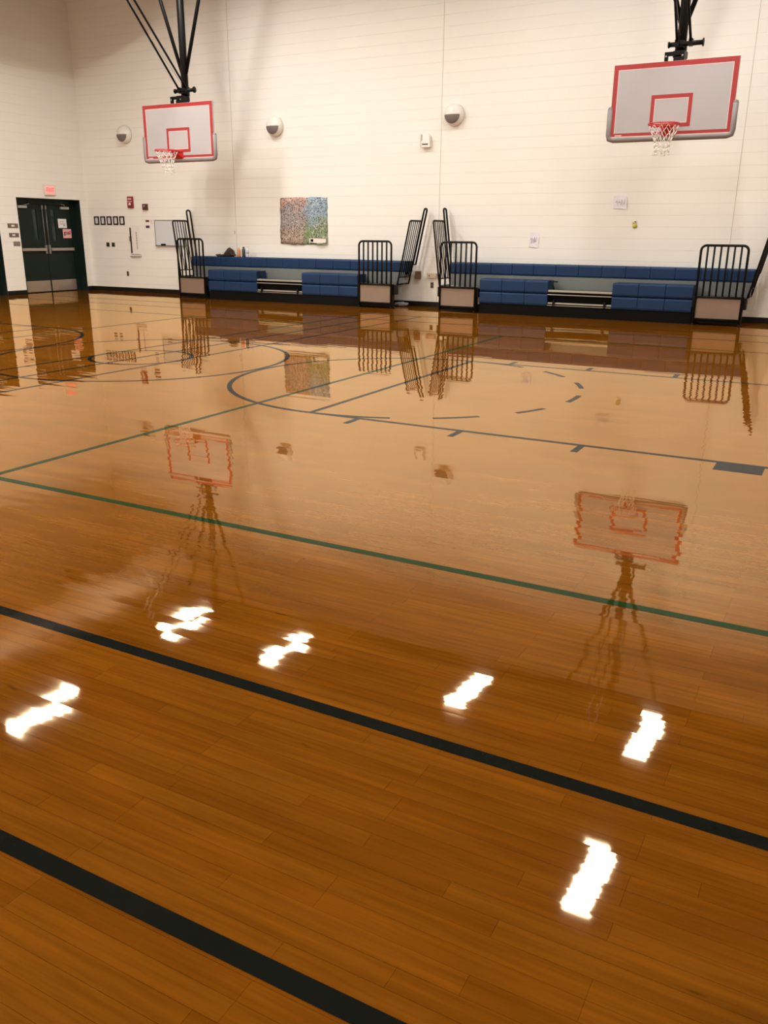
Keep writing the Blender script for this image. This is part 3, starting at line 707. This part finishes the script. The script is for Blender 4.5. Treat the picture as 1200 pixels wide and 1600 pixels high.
b = MB(); b.quad([(.16, -.05, .03), (.60, -.05, .0), (.60, -.045, .11), (.16, -.045, .12)], mat('poster_white_corner', (.72, .66, .58), .7)); b.box(.20, .27, -.053, -.05, .045, .10, BLACKM)
b.build('white_corner_box', e)
tag(e, 'colourful photo-dotted map poster with curled lower corner, above the left bleacher', 'poster')
# loose papers on the wall
def note(x0, x1, z0, z1, label, m=PAPERL, sk=.015):
    b = MB(); n = 6; vs = []
    for j in range(n + 1):
        for i in range(n + 1):
            u, v = i / n, j / n; vs.append((x0 + (x1 - x0) * u + sk * v, WY - .004 - .012 * abs(math.sin(3 * u + 4 * v)), z0 + (z1 - z0) * v + .012 * math.sin(4 * u)))
    b._new(vs, [(j * (n + 1) + i, j * (n + 1) + i + 1, (j + 1) * (n + 1) + i + 1, (j + 1) * (n + 1) + i) for j in range(n) for i in range(n)], m, True)
    cx, cz, a = (x0 + x1) / 2, (z0 + z1) / 2, (x1 - x0) / 3
    b.tube([(cx - a + a * 2 * t / 9, WY - .02, cz + (z1 - z0) * .22 * math.sin(t * 2.3)) for t in range(10)], .003, GREYINK, 4)
    tag(b.build('paper_note'), label, 'paper note')
note(-1.82, -1.63, 1.235, 1.515, 'upright pale paper with a pencil drawing, just above the right bleacher')
note(-.215, .035, 1.94, 2.165, 'crumpled pale paper with a scribble, highest note below the right hoop', sk=-.01)
b = MB(); YG = mat('yellow_green_paper', (.55, .52, .10), .8)
b.lathe([(.045, 0), (.045, -.01)], YG, 'Y', (0, WY, 0), 12); b.lathe([(.033, 0), (.033, -.012)], mat('cream_paper', (.75, .72, .55), .8), 'Y', (0, WY, .07), 12)
b.lathe([(.012, -.012), (.012, -.016)], BLACK, 'Y', (.0, WY, .075), 8); b.box(-.05, -.02, WY - .011, WY, .03, .07, YG)
o = b.build('paper_cutout', loc=(.21, 0, 1.645)); tag(o, 'tiny yellow-green paper cutout with a dark dot, right of the crumpled note', 'paper cutout')
b = MB().box(-.008, .008, WY - .008, WY, -.035, .035, GREYINK, .002); tag(b.build('wall_hook', loc=(-9.065, 0, 1.475)), 'tiny grey hook on the back wall above the jacket', 'wall hook')
# clear plastic on the floor
pb = bmesh.new(); bmesh.ops.create_icosphere(pb, subdivisions=3, radius=1)
for v in pb.verts:
    x, y, z = v.co; q = math.sin(8 * x + 5 * y) * math.cos(6 * z + 4 * x)
    v.co = Vector((x * .17 + .012 * q, y * .08 + .01 * q, max(.002, (z * .045 + .045) + .008 * q)))
m_ = MB(); m_.add(pb, mat('grey_clear_plastic', (.32, .32, .36), .2, trans=.3)); tag(m_.build('plastic_bag', loc=(-4.52, 10.50, 0)), 'crumpled grey plastic bag on the floor beside the left bleacher', 'plastic bag')

# ================================================================== THINGS ON THE LEFT WALL
def lwall(name, y0, y1, z0, z1, d, m, label, cat, x=LX):
    e = empty(name, (x, (y0 + y1) / 2, (z0 + z1) / 2)); a, h = (y1 - y0) / 2, (z1 - z0) / 2
    MB().box(0, d, -a, a, -h, h, m, .002).build('plaque_body', e); tag(e, label, cat); return e, a, h
PLQ = mat('taupe_room_sign', (.13, .10, .075), .5)
e, a, h = lwall('room_sign', 8.26, 8.55, 1.535, 1.638, .008, PLQ, 'taupe room sign beside the green double door, highest of three', 'room sign')
MB().box(.008, .0095, -.045, .045, -.02, .02, mat('sign_white', (.75, .68, .6), .6)).build('sign_window', e)
e, a, h = lwall('room_sign', 8.27, 8.545, 1.328, 1.423, .008, PLQ, 'taupe room sign beside the green double door, middle of three', 'room sign')
MB().box(.008, .0095, -.05, .03, -.018, .018, mat('sign_white', (.75, .68, .6), .6)).build('sign_window', e)
lwall('room_sign', 8.365, 8.555, 1.125, 1.23, .008, mat('grey_taupe_sign', (.20, .165, .13), .5), 'small plain grey-brown sign beside the green double door, lowest of three', 'room sign')
def text(txt, size, m, parent, loc, name):
    cu = bpy.data.curves.new(name, 'FONT'); cu.body = txt; cu.size = size; cu.align_x = 'CENTER'; cu.align_y = 'CENTER'; cu.extrude = .001; cu.offset = size * .02
    tmp = bpy.data.objects.new(name, cu); COL.objects.link(tmp); bpy.context.view_layer.update()
    me = bpy.data.meshes.new_from_object(tmp.evaluated_get(bpy.context.evaluated_depsgraph_get())); bpy.data.objects.remove(tmp)
    me.materials.clear(); me.materials.append(m)
    o = bpy.data.objects.new(name, me); COL.objects.link(o); o.parent = parent; o.location = loc; o.rotation_euler = (PI / 2, 0, PI / 2); return o
# exit sign
e = empty('exit_sign', (LX, 9.585, 2.43)); MB().box(0, .055, -.165, .165, -.12, .125, mat('exit_housing', (.78, .62, .52), .5), .006).build('sign_housing', e)
f_ = MB().box(.055, .058, -.125, .125, -.085, .09, mat('exit_face', (.80, .45, .42), .5, emit=(1, .25, .25), es=.35)).build('sign_face', e)
text('EXIT', .12, mat('exit_letters', (.8, .05, .05), .4, emit=(1, .08, .10), es=1.3), e, (.0595, 0, .002), 'exit_letters')
tag(e, 'exit sign glowing red, above the green double door', 'exit sign')
# notices on the right door leaf
x = DX + .002
e = empty('paper_sign', (x, 10.12, 1.66)); b = MB().box(0, .002, -.135, .135, -.11, .11, PAPER)
for k in range(4): b.box(.002, .003, -.08, .07 - .02 * (k % 2), .06 - .012 * k, .064 - .012 * k, GREYINK)
b.tube([(.004, -.09 + .02 * t, -.01 + .02 * math.sin(t * 1.9)) for t in range(10)], .005, GREYINK, 4); b.tube([(.004, .02 + .012 * t, -.05 + .015 * math.sin(t * 2.4)) for t in range(6)], .008, GREYINK, 4)
b.build('sheet', e); tag(e, 'white paper notice on the green double door, above the pink one', 'paper sign')
e = empty('paper_sign', (x, 10.245, 1.415)); MB().box(0, .002, -.135, .135, -.11, .11, PINK).build('sheet', e)
text('goal', .135, mat('purple_ink', (.10, .01, .09), .6), e, (.003, 0, .02), 'lettering'); tag(e, 'pink paper sign reading goal on the green double door', 'paper sign')
